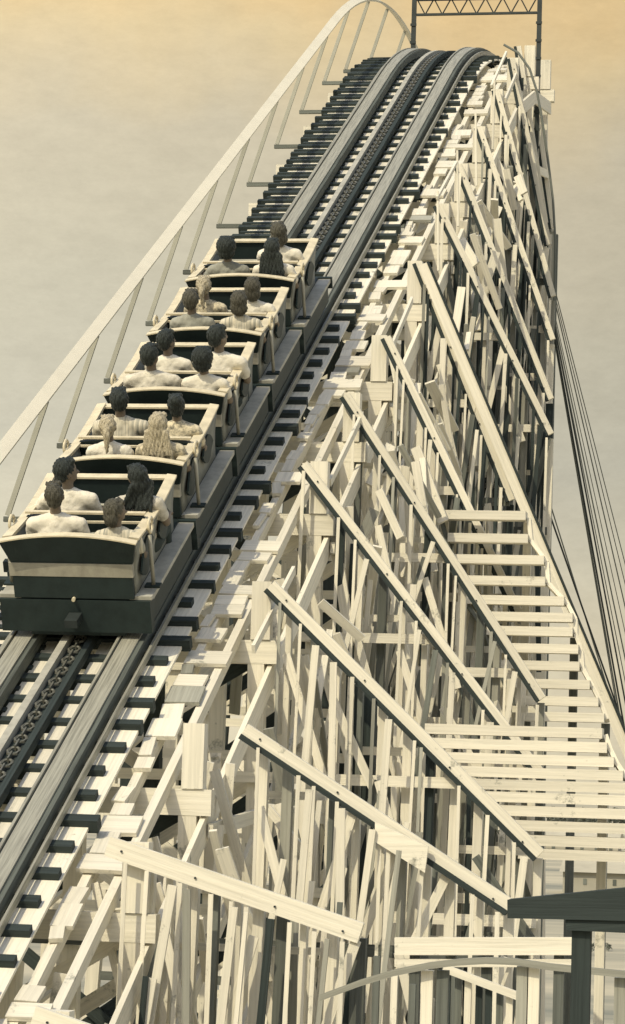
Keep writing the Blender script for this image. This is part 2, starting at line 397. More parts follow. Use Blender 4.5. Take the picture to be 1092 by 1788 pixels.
    for q_ in range(13 if bi < 13 else 0):                                   # short boards at the ragged deck edge
        a_ = Vector((rb.uniform(1.15, 2.3), Y + rb.uniform(.2, 1.6), 0)); a_.z = deck(a_.y)[0] - rb.uniform(.50, 1.0) - max(0, a_.x - 1.7) * .8
        d_ = Vector((rb.uniform(-.25, .45), rb.uniform(-.5, .7), rb.uniform(-1.6, -.3)))
        P(MB().bar(a_, a_ + d_, rb.uniform(.05, .14), .035, (0, 1, .3)), 'knee_board', WHITE if rb.random() < .85 else KICK)
    # members running along the hill to the next bent
    if prev:
        Yp, u1p, dzp, ztp = prev
        for k, drop in enumerate((.95, 2.3, 4.0)):
            za, zc = ztp - drop, zt - drop
            if min(za, zc) < 1: continue
            P(MB().bar((1.70, Yp, za), (1.70, Y, zc), (.24, .15, .15)[k], .05, (1, 0, 0)), 'girt')
            nx = (2.3, 4.0, 6.0)[k]
            if (bi + k) % 2: P(MB().bar((1.765, Yp, za), (1.765, Y, zt - nx), .13, .05, (1, 0, 0)), 'sway_brace')
            if k < 2:
                P(MB().bar((-.45, Yp, za), (.45, Y, zc), .2, .04, (0, -.4, .9)), 'lateral_brace')
    if bi == 4:
        P(MB().hexa([sight(655, 1435, Y - .34), sight(748, 1478, Y - .34), sight(742, 1524, Y - .34), sight(655, 1470, Y - .34),
                     sight(655, 1435, Y - .34) + Vector((0, .04, 0)), sight(748, 1478, Y - .34) + Vector((0, .04, 0)), sight(742, 1524, Y - .34) + Vector((0, .04, 0)), sight(655, 1470, Y - .34) + Vector((0, .04, 0))]), 'gusset_panel')
    if bi == 5:
        P(MB().bar(sight(640, 1195, Y + .45), Vector((sight(634, 1640, Y + .45).x, Y + .45, 0)), .22, .16), 'dark_post', DARK)  # dark strip standing in for a shadowed opening
    prev = (Y, u1, dz, zt)

# ------------------------------------------------------------------ added dark frames standing in for the hill's shadowed interior
labels = ['dark unpainted timber trestle frame seen through gaps nearest behind the white bents',
          'second dark timber trestle frame behind the white bents', 'third dark timber trestle frame behind the white bents', 'farthest dark timber trestle frame below the crest']
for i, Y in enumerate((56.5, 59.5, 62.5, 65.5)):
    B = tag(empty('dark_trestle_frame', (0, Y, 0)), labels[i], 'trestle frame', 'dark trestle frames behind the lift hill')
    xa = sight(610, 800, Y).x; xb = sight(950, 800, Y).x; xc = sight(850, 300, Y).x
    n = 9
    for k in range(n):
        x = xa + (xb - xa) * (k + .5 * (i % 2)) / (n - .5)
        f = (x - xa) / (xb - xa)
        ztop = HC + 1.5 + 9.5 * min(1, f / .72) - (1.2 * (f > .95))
        o = MB().bar((x, 0, 0), (x + rb.uniform(-.1, .1), 0, ztop), .2 + .1 * (k % 2), .2).build('post', DARK, B)  # post of the added shade frame
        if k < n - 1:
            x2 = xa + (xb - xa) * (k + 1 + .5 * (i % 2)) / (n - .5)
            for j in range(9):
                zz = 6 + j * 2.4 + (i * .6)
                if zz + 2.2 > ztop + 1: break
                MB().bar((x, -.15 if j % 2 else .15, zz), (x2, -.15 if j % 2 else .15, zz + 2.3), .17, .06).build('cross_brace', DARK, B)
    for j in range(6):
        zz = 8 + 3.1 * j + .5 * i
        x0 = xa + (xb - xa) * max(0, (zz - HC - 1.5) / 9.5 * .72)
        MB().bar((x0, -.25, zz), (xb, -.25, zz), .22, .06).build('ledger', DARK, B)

# ------------------------------------------------------------------ white stair flights standing in the right wing
def stair(label, Yn, rows, gap):
    p0 = sight(rows[-1][1], rows[-1][2], Yn)
    B = tag(empty('stair_flight', (p0.x, Yn, 0)), label, 'stair flight', 'white stair flights in the right wing')
    o0 = Vector((p0.x, Yn, 0)); n = len(rows); pr = []
    for i, (xa, xb, y) in enumerate(rows):
        yy = Yn + gap * (n - 1 - i)
        a = sight(xa, y, yy) - o0; b = sight(xb, y, yy) - o0; b.z = a.z
        MB().box(a.x, b.x, a.y, a.y + .26, a.z - .055, a.z + .055).build('tread', WHITE, B); pr.append((a, b))
    for e in (0, 1):
        off = Vector(((-.03, .03)[e], .16, -.03))
        for a, b in zip(pr[:-1], pr[1:]): MB().bar(a[e] + off, b[e] + off, .16, .05, (1, 0, 0)).build('string_board', WHITE if e else GREY, B)
    for k in (0, n // 2, n - 1):
        for e in (0, 1):
            q = pr[k][e]; MB().bar((q.x, q.y + .30, -0), (q.x, q.y + .30, q.z - .06), .1, .1).build('post', GREY if k else WHITE, B)
stair('upper white stair flight, a ladder of pale treads right of the long braces', 34.7,
      [(772, 918, 898), (782, 922, 938), (790, 950, 975), (800, 952, 1012), (815, 985, 1046), (835, 1000, 1075), (850, 1000, 1100), (862, 1010, 1130), (870, 1012, 1160), (885, 1030, 1192), (900, 1045, 1222), (915, 1055, 1250)], .05)
stair('lower white stair flight with close set pale treads above the dark corner beam', 30.4,
      [(742, 1052, 1272), (755, 1060, 1297), (775, 1072, 1322), (800, 1088, 1346), (815, 1100, 1368), (835, 1110, 1390), (850, 1120, 1414), (870, 1130, 1440), (890, 1140, 1466), (905, 1150, 1490)], .04)

# ------------------------------------------------------------------ long rakers and guy wires of the crest
R = tag(empty('long_raker', sight(738, 462, 38.5)), 'longest white raking timber, dark edged, running from beside the leading car to lower right', 'raking timber', 'long rakers and wires right of the hill')
a = sight(738, 462, 38.5); b = sight(1086, 1290, 38.5); d = (b - a).normalized(); b = a + d * (a.z / -d.z)
o0 = Vector(R.location)
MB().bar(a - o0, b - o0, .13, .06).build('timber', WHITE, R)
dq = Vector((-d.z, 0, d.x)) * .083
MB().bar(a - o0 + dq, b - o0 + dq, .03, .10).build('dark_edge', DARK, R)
wires = [((966, 555), (1092, 1225), .026), ((966, 545), (1092, 1150), .022), ((968, 520), (1092, 1060), .02), ((966, 570), (1085, 1240), .03), ((963, 560), (1072, 1190), .026), ((968, 500), (1092, 985), .016), ((870, 640), (1092, 1275), .028), ((905, 700), (1045, 1150), .022), ((967, 560), (1092, 1190), .016), ((968, 510), (1092, 1020), .014), ((966, 580), (1078, 1240), .018), ((967, 540), (1092, 1105), .014)]
wl = ['innermost of the', 'middle one of the', 'upper one of the', 'thickest of the', 'second thickest of the', 'topmost of the', 'lowest and longest of the', 'shortest of the', 'slim inner one of the', 'faint upper one of the', 'slim lower one of the', 'faint middle one of the']
for i, (pa, pb, r) in enumerate(wires):
    Yw = 49.2 + .3 * i
    a = sight(*pa, Yw); b = sight(*pb, Yw + 2); d = (b - a).normalized(); b = a + d * (a.z / -d.z)
    w = MB().tube([a - a, b - a], r * .6, 6).build('guy_wire', GREY if i % 3 else STEEL); w.location = a
    tag(w, wl[i] + ' dark guy wires fanning from the crest to the lower right', 'guy wire', 'long rakers and wires right of the hill')
c = sight(905, 92, 50.6)
pts = [sight(x, y, 50.6) - c for x, y in ((880, 78), (905, 92), (925, 120), (938, 160), (946, 205), (956, 270), (966, 350), (970, 420), (969, 480), (968, 560))]
w = MB().tube(pts, .022, 8).build('bent_pipe', GREY); w.location = c
tag(w, 'dark bent pipe curving over the crest and down the right edge of the structure', 'pipe')
Rr = tag(empty('edge_timber', (0, 0, 0)), 'upright white timber pair at the outer right edge below the crest pipe', 'timber')
for (x0, y0, x1, y1, m, ww) in ((958, 410, 960, 900, WHITE, .14), (972, 410, 968, 560, GREY, .06)):
    a = sight(x0, y0, 50.9); b = sight(x1, y1, 50.9); b.z = 0
    MB().bar(a, b, ww, .12).build('post', m, Rr)

# ------------------------------------------------------------------ steel gantry over the crest
Yg = 54.0
def gp(x, y): return sight(x, y, Yg)
G = tag(empty('crest_gantry', (gp(723, 90).x, Yg, 0)), 'dark steel portal frame with lattice top beam standing over the crest', 'gantry')
go = Vector(G.location)
zt_, zl_ = gp(723, -6).z, gp(723, 26).z
xl, xr = gp(723, 40).x, gp(942, 40).x
for x in (xl, xr):
    leg = MB().bar((x - go.x, 0, 0), (x - go.x, 0, zt_), .085, .085).build('leg', STEEL, G)
    for k in range(12):
        zz = zt_ - .6 - .35 * k
        MB().box(x - go.x - .06, x - go.x + .06, -.06, -.045, zz, zz + .05).build('cleat', STEEL, leg)
MB().bar((xl - go.x + .05, 0, zt_ - .03), (xr - go.x - .05, 0, zt_ - .03), .11, .08).build('top_chord', STEEL, G)
MB().bar((xl - go.x + .05, 0, zl_), (xr - go.x - .05, 0, zl_), .04, .06).build('bottom_chord', STEEL, G)
n = 14; dx = (xr - xl - .1) / n; m_ = MB()
for k in range(n):
    za, zb_ = (zl_, zt_ - .05) if k % 2 else (zt_ - .05, zl_)
    m_.tube([(xl - go.x + .05 + dx * k, 0, za), (xl - go.x + .05 + dx * (k + 1), 0, zb_)], .014, 6)
m_.build('lattice', STEEL, G)
for k in range(6):
    x = xl - go.x + .3 + k * (xr - xl - .6) / 5
    mb = MB(); mb.tube([(x, 0, zt_ + .02), (x, 0, zt_ + .12)], .03, 8); mb.build('lamp_holder', STEEL, G)

# ------------------------------------------------------------------ low transverse track, hooped guard rail, dark beam on a post
Yt = 22.2
F = tag(empty('board_fence', (0, Yt, 0)), 'broad white board on posts crossing low behind the trestle', 'fence')
a = sight(690, 1652, Yt); b = sight(1010, 1652, Yt)
MB().bar((a.x, 0, a.z), (b.x, 0, b.z), .135, .05).build('board', WHITE, F)
MB().bar((a.x, .02, a.z - .13), (b.x, .02, b.z - .13), .06, .05).build('lower_board', WHITE, F)
for k in range(5):
    x = a.x + .15 + (b.x - a.x - .3) * k / 4
    MB().bar((x, .09, 0), (x, .09, a.z + .014), .08, .08).build('post', GREY, F)
Yh = 20.6
Hh = tag(empty('hooped_guard_rail', (0, Yh, 0)), 'grey arched guard rail on three stout posts in the lower right', 'guard rail')
pts = [sight(x, y, Yh) for x, y in ((560, 1742), (630, 1716), (690, 1698), (750, 1686), (800, 1680), (850, 1677), (900, 1679), (960, 1688), (1020, 1694), (1100, 1702), (1180, 1715))]
hm = MB(); rows = []
for i, p in enumerate(pts):
    q = p - Vector((0, Yh, 0)); rows.append([q + Vector((0, -.03, -.024)), q + Vector((0, .03, -.024)), q + Vector((0, .03, .024)), q + Vector((0, -.03, .024))])
hm.sweep(rows).build('arched_rail', KICK, Hh)
for (x, y, m) in ((745, 1689, WHITE), (772, 1689, GREY), (912, 1682, KICK), (931, 1682, WHITE), (1083, 1702, KICK)):
    p = sight(x, y, Yh); MB().bar((p.x, .08, 0), (p.x, .08, p.z - .025), .085, .07).build('post', m, Hh)
# small sloping trestle under the hoop
St = tag(empty('low_trestle', (0, 21.4, 0)), 'low sloping trestle with hanging posts under the arched guard rail', 'trestle')
a = sight(775, 1690, 21.4); b = sight(920, 1745, 21.4)
MB().bar((a.x, 0, a.z), (b.x, 0, b.z), .06, .04).build('sloping_brace', WHITE, St)
for k in range(8):
    f = (k + .3) / 8; x = a.x + (b.x - a.x) * f; z = a.z + (b.z - a.z) * f - .03
    MB().bar((x, .06 + .05 * (k % 2), 0), (x, .06 + .05 * (k % 2), z), .05, .04).build('post', (DARK, GREY, WHITE, DARK)[k % 4], St)
for k in range(4):
    MB().bar((a.x - .6 + .13 * k, .3, 0), (a.x - .55 + .14 * k, .3, a.z + .05 - .1 * k), .05, .05).build('post', (GREY, WHITE)[k % 2], St)
Yb = 17.0
D = tag(empty('beam_post', (sight(1015, 1700, Yb).x, Yb, 0)), 'dark timber beam on a square post in the lower right corner', 'beam post')
do = Vector(D.location)
dp = lambda x, y: sight(x, y, Yb) - do
v = [dp(890, 1570), dp(1160, 1543), dp(1160, 1608), dp(890, 1602)]
MB().hexa([p + Vector((0, -.12, 0)) for p in v] + [p + Vector((0, .12, 0)) for p in v]).build('beam', DARK, D)
v = [dp(990, 1604.6), dp(1160, 1607), dp(1160, 1630), dp(992, 1622)]
MB().hexa([p + Vector((0, -.10, -.003)) for p in v] + [p + Vector((0, .10, -.003)) for p in v]).build('bolster', DARK, D)
z = dp(1014, 1625).z
MB().bar((0, 0, 0), (0, 0, z), .11, .11).build('post', DARK, D)

# ------------------------------------------------------------------ coaster cars
CL = 2.06
def make_car():
    C = empty('coaster_car')
    MB().box(-.52, .52, .02, CL, .02, .40).build('chassis', CDARK, C)
    MB().box(-.83, .83, -.02, .10, .07, .41).build('rear_bumper', CDARK, C)
    MB().box(-.66, .66, .03, CL - .02, .41, .45).build('floor', CDARK, C)
    for s in (-1, 1):
        rb_ = MB(); rb_.box(min(s * .53, s * .84), max(s * .53, s * .84), .102, CL - .05, .385, .43); rb_.build('running_board', CGREY, C)
        k = MB(); k.box(min(s * .60, s * .845), max(s * .60, s * .845), .015, .098, .412, .45); k.build('running_board', CGREY, C)
        MB().box(min(s * .74, s * .80), max(s * .74, s * .80), .102, CL - .06, .12, .383).build('skirt', CDARK, C)
        MB().box(min(s * .535, s * .86), max(s * .535, s * .86), CL - .045, CL + .0, .30, .45).build('step_end', CDARK, C)
        # side panel: a shallow concave board
        rows = []
        for i in range(9):
            f = i / 8; y = .05 + (CL - .35) * f
            top = 1.01 - .05 * sin(pi * f); bot = .45
            sec = []
            for j in range(5):
                g = j / 4; x = .665 + .06 * g * g
                sec.append((s * x, y, bot + (top - bot) * g))
            rows.append(sec + [(s * (p[0] * s - .05), p[1], p[2]) for p in reversed(sec)])
        sp = MB().sweep(rows).build('side_panel', CMID, C, True)
        fl = []
        for i in range(13):                                # dark lens shape on the side
            f = i / 12; y = .12 + .55 * f; h = .17 * sin(pi * f) ** .8 + .004
            zc = .74 + .14 * (f - .5)
            fl.append([(s * .700, y, zc - h), (s * .725, y, zc - h), (s * .737, y, zc + h), (s * .715, y, zc + h)])
        MB().sweep(fl).build('painted_flash', CDARK, sp)
        fl = []
        for i in range(13):
            f = i / 12; y = .92 + .5 * f; h = .15 * sin(pi * f) ** .8 + .004
            fl.append([(s * .700, y, .76 - h), (s * .725, y, .76 - h), (s * .737, y, .76 + h), (s * .715, y, .76 + h)])
        MB().sweep(fl).build('painted_flash', CDARK, sp)
        rows = []
        for i in range(9):
            f = i / 8; y = .03 + (CL - .33) * f; z = 1.035 - .05 * sin(pi * f)
            rows.append([(s * .64, y, z), (s * .75, y, z), (s * .75, y, z + .022), (s * .64, y, z + .035)])
        MB().sweep(rows).build('coaming', CLIGHT, C)
        gp_ = MB(); gp_.tube([(s * .79, .32, .432), (s * .79, .32, .97)], .022, 8)
        gp_.build('grab_pole', STRAP, C, True)
        MB().box(min(s * .70, s * .87), max(s * .70, s * .87), .27, .37, .4305, .45).build('pole_foot', CDARK, C)
        MB().tube([(s * .77 + .0, .45 + .085 * cos(k * pi / 6), 1.03 + .075 * sin(k * pi / 6)) for k in range(12)], .018, 6, True).build('grab_ring', CLIGHT, C, True)
        for y in (.35, CL - .40):
            w = MB(); w.tube([(s * .47, y, .10 + .0), (s * .63, y, .10)], .095, 18); w.build('wheel', STEEL, C)
    # rear panel: crowned back of the rear seat, wider at the top
    def crowned(y0, y1, z0, z1, wt, wb, crown, name, m, lean=.0):
        rows = []
        for i in range(13):
            f = i / 12 * 2 - 1
            zt_ = z1 + crown * (1 - f * f)
            rows.append([(f * wb, y0, z0), (f * wb, y1, z0), (f * wt, y1 - lean, zt_), (f * wt, y0 - lean, zt_)])
        return MB().sweep(rows).build(name, m, C)
    crowned(-.01, .05, .80, 1.045, .745, .67, .075, 'rear_panel', CDARK, .10)
    rows = []
    for i in range(13):
        f = i / 12 * 2 - 1; z = 1.047 + .075 * (1 - f * f)
        rows.append([(f * .755, -.125, z), (f * .755, -.035, z), (f * .755, -.035, z + .014), (f * .755, -.125, z + .014)])
    MB().sweep(rows).build('rear_rim', CLIGHT, C)
    MB().box(-.69, .67, -.02, .04, .66, .798).build('tail_band', TAIL, C)
    MB().box(-.66, .66, -.015, .035, .43, .658).build('tail_board', CDARK, C)
    crowned(.70, .75, .46, 1.03, .66, .64, .03, 'seat_back', CDARK, .08)
    MB().bar((-.67, .645, 1.072), (.67, .645, 1.072), .022, .05, (0, 1, 0)).build('seat_back_rim', CLIGHT, C)
    MB().bar((-.65, .575, 1.0), (.65, .575, 1.0), .022, .022).build('grab_bar', CLIGHT, C)
    for y in (.08, .77):
        MB().box(-.62, .62, y, y + .44, .44 + .02, .555).build('seat_cushion', CDARK, C)
        MB().box(-.58, .58, y + .05, y + .38, .4505, .459).build('seat_base', CDARK, C)
    MB().box(-.66, .66, CL - .34, CL - .28, .452, 1.02).build('dash', CDARK, C)
    MB().box(-.70, .70, CL - .36, CL - .25, 1.022, 1.042).build('dash_rim', CLIGHT, C)
    for y in (.50, 1.28):
        MB().tube([(-.60, y, .90), (.60, y, .90)], .022, 8).build('lap_bar', STRAP, C, True)
    cp = MB(); cp.box(-.07, .07, -.22, -.021, .20, .28); cp.build('coupler', STEEL, C)
    b = MB(); b.tube([(-.0, -.06, .43), (-.0, -.022, .43)], .02, 10); b.build('tail_lamp', CLIGHT, C)
    return C
CAR_Y = [27.38 + 1.92 * i for i in range(5)]
car_labels = ['last coaster car with its dark crowned back and pale tail band fully in view', 'second car from the rear, rear seat riders in pale tops with fair hair',
              'middle coaster car with a rider in dark round hair at its rear right seat', 'second car from the front with two riders on each bench', 'leading coaster car with its dash facing the empty track']
proto = make_car(); cars = []
for i, Y in enumerate(CAR_Y):
    c = proto if i == 0 else dup_tree(proto)
    c.location = tp(.02, Y, .024); c.rotation_euler = (AL, 0, 0); c.scale = (.915, 1, 1)
    tag(c, car_labels[i], 'coaster car', 'cars of the coaster train'); cars.append(c)

# ------------------------------------------------------------------ riders
def ell(bm, c, r, rot=None, seg=16):
    M_ = Matrix.Translation(c) @ (rot or Matrix.Identity(4)) @ Matrix.Diagonal((*r, 1))
    bmesh.ops.create_uvsphere(bm, u_segments=seg, v_segments=max(8, seg * 2 // 3), radius=1, matrix=M_)
def cap(bm, a, b, ra, rb_, n=10):
    a = Vector(a); b = Vector(b); d = b - a; L_ = d.length
    q = d.to_track_quat('Z', 'Y').to_matrix().to_4x4()
    bmesh.ops.create_cone(bm, cap_ends=True, segments=n, radius1=ra, radius2=rb_, depth=L_, matrix=Matrix.Translation((a + b) / 2) @ q)
    ell(bm, a, (ra, ra, ra), None, n); ell(bm, b, (rb_, rb_, rb_), None, n)
def fuse(bm, name, mats, voxel, smooth=4):
    """one continuous surface from overlapping forms"""
    me = bpy.data.meshes.new(name); bm.to_mesh(me); bm.free()
    o = bpy.data.objects.new(name, me); COL.objects.link(o)
    m = o.modifiers.new('r', 'REMESH'); m.mode = 'VOXEL'; m.voxel_size = voxel; m.use_smooth_shade = True
    m2 = o.modifiers.new('s', 'SMOOTH'); m2.iterations = smooth; m2.factor = .5
    dg = bpy.context.evaluated_depsgraph_get(); dg.update()
    new = bpy.data.meshes.new_from_object(o.evaluated_get(dg))
    o.modifiers.clear(); o.data = new; bpy.data.meshes.remove(me); new.name = name
    new.materials.clear()
    for k in mats: new.materials.append(k)
    for f in new.polygons: f.use_smooth = True
    return o
ARMS = {'bar': ((.245, .06, .30), (.19, .36, .26)), 'side': ((.31, .02, .36), (.38, .30, .38)), 'up': ((.30, .12, .50), (.33, .34, .66)), 'lap': ((.25, .03, .29), (.10, .25, .17))}
def torso_forms(bm, g, w, arms, sleeve):
    ell(bm, (0, .0, .22), (.150 * w + g, .105 + g, .16)); ell(bm, (0, -.005, .40), (.165 * w + g, .108 + g, .165))
    cap(bm, (-.155 * w, -.005, .515), (.155 * w, -.005, .515), .062 + g, .062 + g)
    cap(bm, (0, -.005, .50), (0, .002, .575 if g else .60), .085 + g, .052 + g)
    cap(bm, (-.13 * w, -.005, .525), (0, 0, .575), .055 + g, .055 + g); cap(bm, (.13 * w, -.005, .525), (0, 0, .575), .055 + g, .055 + g)
    for s, a in ((-1, arms[0]), (1, arms[1])):
        e, h = ARMS[a]; sh = Vector((s * .19 * w, 0, .51)); e = Vector((s * e[0] * (.5 + .5 * w), e[1], e[2])); h = Vector((s * h[0], h[1], h[2]))
        if sleeve: cap(bm, sh, sh.lerp(e, sleeve), .055 + g, .046 + g)
        else:
            cap(bm, sh, e, .050, .040); cap(bm, e, h, .039, .026)
            d = (h - e).normalized(); side = Vector((1, 0, 0)) if abs(d.x) < .8 else Vector((0, 1, 0))
            lat = (side - d * side.dot(d)).normalized(); nrm = d.cross(lat)
            if nrm.z > 0: nrm = -nrm
            cap(bm, h, h + d * .055, .03, .028)
            for k in range(4):                        # four curled fingers and a thumb
                b0 = h + d * .075 + lat * (.021 * (k - 1.5)); ln = (.036, .042, .039, .03)[k]
                b1 = b0 + d * ln + nrm * .008; b2 = b1 + nrm * (ln * .8)
                cap(bm, b0, b1, .0095, .009, 8); cap(bm, b1, b2, .009, .008, 8)
            t0 = h + d * .02 - lat * s * .03; t1 = t0 + d * .035 - lat * s * .022 + nrm * .012
            cap(bm, t0, t1, .0115, .010, 8); cap(bm, t1, t1 + d * .026 + nrm * .012, .010, .008, 8)
def person(pos, label, hair='short', hm=None, shirt=None, yaw=0, tilt=0, w=1.0, h=1.0, arms=('bar', 'bar'), group='riders in the coaster train', sleeve=.62):
    hm = hm or H_DARK; shirt = shirt or C_WHITE
    HR = Matrix.Translation((0, .01, .66)) @ Matrix.Rotation(radians(yaw), 4, 'Z') @ Matrix.Rotation(radians(tilt), 4, 'X') @ Matrix.Translation((0, -.01, -.66))
    hp = lambda x, y, z: HR @ Vector((x, y, z))
    rot = HR.to_3x3().to_4x4()
    bm = bmesh.new()
    torso_forms(bm, 0, w, arms, 0)
    ell(bm, (0, .02, .10), (.17 * w, .13, .115))
    cap(bm, (0, .0, .56), hp(0, .012, .68), .055, .050)
    ell(bm, hp(0, .008, .785), (.076, .094, .102), rot, 20); ell(bm, hp(0, .045, .735), (.058, .058, .07), rot, 16)
    cap(bm, hp(0, .098, .775), hp(0, .122, .748), .011, .016, 8)
    ell(bm, hp(0, .088, .70), (.028, .02, .02), rot, 10)
    for s in (-1, 1): ell(bm, hp(s * .078, .0, .765), (.013, .024, .034), rot, 10)
    for s in (-1, 1):
        cap(bm, (s * .09, .05, .09), (s * .11, .47, .10), .082, .06); cap(bm, (s * .11, .47, .10), (s * .11, .50, -.24), .058, .042)
        cap(bm, (s * .11, .48, -.25), (s * .12, .60, -.255), .04, .032)
    body = fuse(bm, 'person', [SKIN, EYE], .0125, 3)
    for f in body.data.polygons:
        c = f.center
        for s in (-1, 1):
            if (c - hp(s * .032, .098, .785)).length < .013: f.material_index = 1
        if (c - hp(0, .105, .722)).length < .012: f.material_index = 1
    body.location = pos; body.rotation_euler = (AL, 0, 0); body.scale = (h * 1.05,) * 3
    tag(body, label, 'person', group)
    # shirt, trousers, hair
    bm = bmesh.new(); torso_forms(bm, .014, w, arms, sleeve)
    o = fuse(bm, 'shirt', [shirt], .016, 3); o.parent = body
    ph = random.uniform(0, 6)
    for v_ in o.data.vertices:                                   # folds in the cloth
        c = v_.co; v_.co = c + v_.normal * (.0032 * sin(c.z * 75 + c.x * 30 * sin(ph) + ph + 2 * sin(c.x * 22 + ph)) * sin(c.x * 52 + ph + c.z * 11))
    bm = bmesh.new(); ell(bm, (0, .02, .095), (.185 * w, .145, .125))
    for s in (-1, 1):
        cap(bm, (s * .09, .05, .09), (s * .11, .47, .10), .096, .073); cap(bm, (s * .11, .47, .10), (s * .11, .498, -.20), .07, .055)
    o = fuse(bm, 'trousers', [C_DARK], .018, 3); o.parent = body
    bm = bmesh.new()
    if hair in ('short', 'crew'):
        g = .012 if hair == 'short' else .004
        ell(bm, hp(0, -.014, .803), (.082 + g, .088 + g, .093 + g), rot, 20); ell(bm, hp(0, -.045, .75), (.066 + g, .048 + g, .07), rot, 14)
        cap(bm, hp(-.05, .06, .872), hp(.05, .055, .875), .026, .026)
    elif hair == 'bouffant':
        ell(bm, hp(0, -.03, .82), (.118, .118, .118), rot, 20); ell(bm, hp(0, -.055, .745), (.105, .08, .085), rot, 16)
        cap(bm, hp(-.06, .05, .885), hp(.06, .05, .885), .035, .035)
    elif hair == 'bob':
        ell(bm, hp(0, -.018, .80), (.098, .1, .108), rot, 20); ell(bm, hp(0, -.05, .72), (.102, .065, .10), rot, 16)
        cap(bm, hp(-.05, .06, .87), hp(.05, .06, .87), .026, .026)
    elif hair == 'long':
        ell(bm, hp(0, -.018, .80), (.095, .1, .106), rot, 20); ell(bm, hp(0, -.06, .71), (.1, .062, .12), rot, 16)
        for k in range(7):
            x = (k - 3) * .032
            cap(bm, hp(x, -.075, .72), Vector((x * 1.5, -.135, .47 + .02 * (k % 3))), .032, .018)
        cap(bm, hp(-.05, .06, .865), hp(.05, .06, .865), .026, .026)
    elif hair == 'updo':
        ell(bm, hp(0, -.016, .803), (.092, .098, .10), rot, 20); ell(bm, hp(0, -.075, .86), (.062, .06, .062), rot, 16); ell(bm, hp(0, -.05, .74), (.07, .05, .07), rot, 14)
        cap(bm, hp(-.05, .06, .87), hp(.05, .06, .87), .026, .026)
    elif hair == 'ponytail':
        ell(bm, hp(0, -.016, .803), (.09, .096, .10), rot, 20); ell(bm, hp(0, -.05, .75), (.068, .05, .075), rot, 14)
        cap(bm, hp(0, -.10, .80), hp(.0, -.15, .74), .04, .035); cap(bm, hp(0, -.15, .74), Vector((.01, -.15, .56)), .035, .016)
        cap(bm, hp(-.05, .06, .87), hp(.05, .06, .87), .026, .026)
    rngh = random.Random(len(label))
    o = fuse(bm, 'hair', [hm], .0115, 1)
    for v_ in o.data.vertices:                                   # uneven locks
        c = v_.co; v_.co = c + v_.normal * (.006 * sin(c.x * 160 + c.z * 40) * sin(c.z * 70 + c.y * 90))
    o.parent = body
    return body
def seat(ci, row, side, dx=0, dz=0):
    Y = CAR_Y[ci]; y = (.22, .96)[row]
    c = Vector((side * .31 + dx + .13, y, .545 + dz - .04 * row))
    return tp(0, Y, .024) + Matrix.Rotation(AL, 3, 'X') @ c
person(seat(0, 0, -1, .02), 'man in white shirt seen from behind, rear left seat of the last car', 'crew', H_MID, C_WHITE, 12, 0, 1.12, 1.06, ('bar', 'lap'))
person(seat(0, 0, 1, .0, -.07), 'child with brown hair looking right, rear right seat of the last car', 'bob', H_MID, C_STRIPE, -50, -4, .9, .96, ('side', 'bar'))
person(seat(0, 1, -1, -.05), 'man with slick dark hair turning right, front left seat of the last car', 'short', H_DARK, C_WHITE, -55, 0, 1.08, 1.08, ('side', 'bar'))
person(seat(0, 1, 1, .05), 'woman with long dark wavy hair, front right seat of the last car', 'long', H_DARK, C_PALE, 40, 0, .95, 1.02)
person(seat(1, 0, -1, .03), 'fair haired rider with pinned up hair, rear left seat of the second car from rear', 'ponytail', H_FAIR, C_WHITE, 8, 0, .95, .98)
person(seat(1, 0, 1, -.04), 'woman with long fair hair and patterned top, rear right seat of second car from rear', 'long', H_FAIR, C_PRINT, -6, 0, .98, 1.02)
person(seat(1, 1, -1, -.02), 'broad man in pale shirt, front left seat of the second car from rear', 'short', H_DARK, C_STRIPE, 10, 0, 1.15, 1.07)
person(seat(1, 1, 1, -.02), 'woman with dark updo and white bow, front right seat of second car from rear', 'updo', H_DARK, C_PRINT, 14, 0, .95, 1.0)
person(seat(2, 0, -1, .0), 'broad rider in creased pale shirt, rear left seat of the middle car', 'short', H_DARK, C_PALE, -20, 0, 1.22, 1.06)
person(seat(2, 0, 1, -.02), 'rider with big round dark hair and white top, rear right seat of middle car', 'bouffant', H_DARK, C_WHITE, 0, 0, 1.0, 1.0)
person(seat(2, 1, -1, .02), 'rider in white shirt glancing right, front left seat of the middle car', 'short', H_DARK, C_WHITE, -35, 0, 1.0, 1.02)
person(seat(2, 1, 1, .0), 'tall man in white shirt leaning right, front right seat of the middle car', 'short', H_DARK, C_WHITE, -40, 0, 1.12, 1.08)
person(seat(3, 0, -1, .0), 'rider with short dark hair, rear left seat of second car from the front', 'short', H_MID, C_GREY, 0, 0, 1.0, 1.02)
person(seat(3, 0, 1, -.04), 'rider with greyish hair, rear right seat of second car from the front', 'bob', H_MID, C_STRIPE, 5, 0, .95, 1.0)
person(seat(3, 1, -1, .0), 'fair haired rider in white, front left seat of second car from the front', 'ponytail', H_FAIR, C_PRINT, 0, 0, .98, 1.0)
person(seat(3, 1, 1, -.02), 'curly brown haired rider in white, front right seat of second car from front', 'bob', H_MID, C_WHITE, 0, 0, .98, .98)
person(seat(4, 0, -1, .0), 'rider with big dark rounded hair, rear left seat of the leading car', 'bouffant', H_DARK, C_GREY, 0, 0, 1.0, 1.02, ('side', 'bar'))
person(seat(4, 0, 1, -.04), 'woman with long dark hair over a white top, rear right seat of leading car', 'long', H_DARK, C_WHITE, 0, 0, .98, 1.02)
person(seat(4, 1, 1, -.1), 'woman in white with brown hair in the front seat of the leading car', 'bob', H_MID, C_WHITE, 15, 0, 1.05, 1.06)

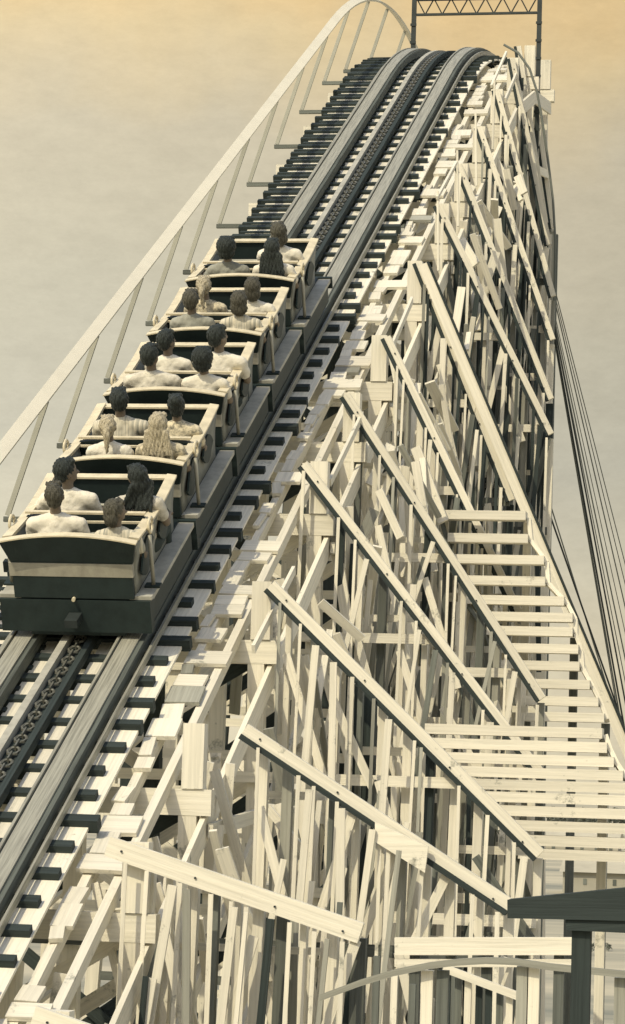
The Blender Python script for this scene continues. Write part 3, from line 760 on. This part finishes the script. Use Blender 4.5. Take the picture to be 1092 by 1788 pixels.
# ------------------------------------------------------------------ far ground: trees, sheds, bushes
rf = random.Random(11)
LEAF = mat('hazy_foliage', (.16, .175, .145), .9, .25, .2, bump=0, rnd=.1)
def tuft(bm, c, r, n, size):
    for k in range(n):
        d = Vector((rf.gauss(0, 1), rf.gauss(0, 1), rf.gauss(0, 1))).normalized() * r * rf.random() ** .4
        p = c + Vector((d.x, d.y, d.z * .8))
        a = Vector((rf.gauss(0, 1), rf.gauss(0, 1), rf.gauss(0, 1))).normalized(); b_ = a.orthogonal().normalized(); e = a.cross(b_)
        s = size * rf.uniform(.6, 1.2)
        vs = [bm.verts.new(p + b_ * s), bm.verts.new(p + e * s * .6), bm.verts.new(p - b_ * s), bm.verts.new(p - e * s * .6)]
        bm.faces.new(vs)
for nm, Yf, cnt, hgt in (('treeline', 1500, 90, 9), ('treeline', 950, 60, 4.5), ('hedge_bushes', 330, 46, 1.1)):
    mb = MB()
    for i in range(cnt):
        x = sight(560, 1450, Yf).x + (sight(1180, 1450, Yf).x - sight(560, 1450, Yf).x) * rf.random()
        y = Yf * rf.uniform(.97, 1.03)
        h_ = hgt * rf.uniform(.5, 1.2)
        mb.tube([(x, y, -.3), (x, y, h_ * .6)], h_ * .05, 5)
        for k in range(4): tuft(mb.bm, Vector((x + rf.uniform(-.4, .4) * h_, y + rf.uniform(-.3, .3) * h_, h_ * rf.uniform(.45, .9))), h_ * .35, 26, h_ * .12)
    o = mb.build(nm, LEAF); o['kind'] = 'stuff'
    if nm == 'hedge_bushes': tag(o, 'line of small dark bushes on pale ground far below', 'bushes')
    else: tag(o, 'hazy band of trees near the horizon on the right' if Yf > 1200 else 'nearer scattered line of low trees on the pale plain', 'trees')
ROOF = mat('shed_roof', (.55, .51, .40), .8, .1, .1, bump=0); SHED = mat('shed_wall', (.42, .40, .33), .8, .1, .1, bump=0)
for i, (x0, x1, Yf, hh, lab) in enumerate(((930, 1080, 800, 6, 'long pale low shed on the far plain at right'), (700, 900, 1150, 8, 'distant pale hall behind the trestle'), (985, 1140, 520, 4, 'nearest low grey shed on the plain at lower right'))):
    a = sight(x0, 1450, Yf).x; b = sight(x1, 1450, Yf).x
    B = tag(empty('far_shed', ((a + b) / 2, Yf, 0)), lab, 'shed', 'low sheds on the far plain')
    hw = (b - a) / 2
    MB().box(-hw, hw, 0, 14, 0, hh).build('wall', SHED, B)
    MB().sweep([[(-hw - .6, -1, hh + .01), (-hw - .6, 15, hh + .01), (-hw - .6, 7, hh + 2.2)], [(hw + .6, -1, hh + .01), (hw + .6, 15, hh + .01), (hw + .6, 7, hh + 2.2)]]).build('roof', ROOF, B)
    for k in range(6):
        xx = -hw + (k + .5) * hw / 3
        MB().box(xx - hw * .04, xx + hw * .04, -.1, -.003, hh * .45, hh * .72).build('window', GREY, B)
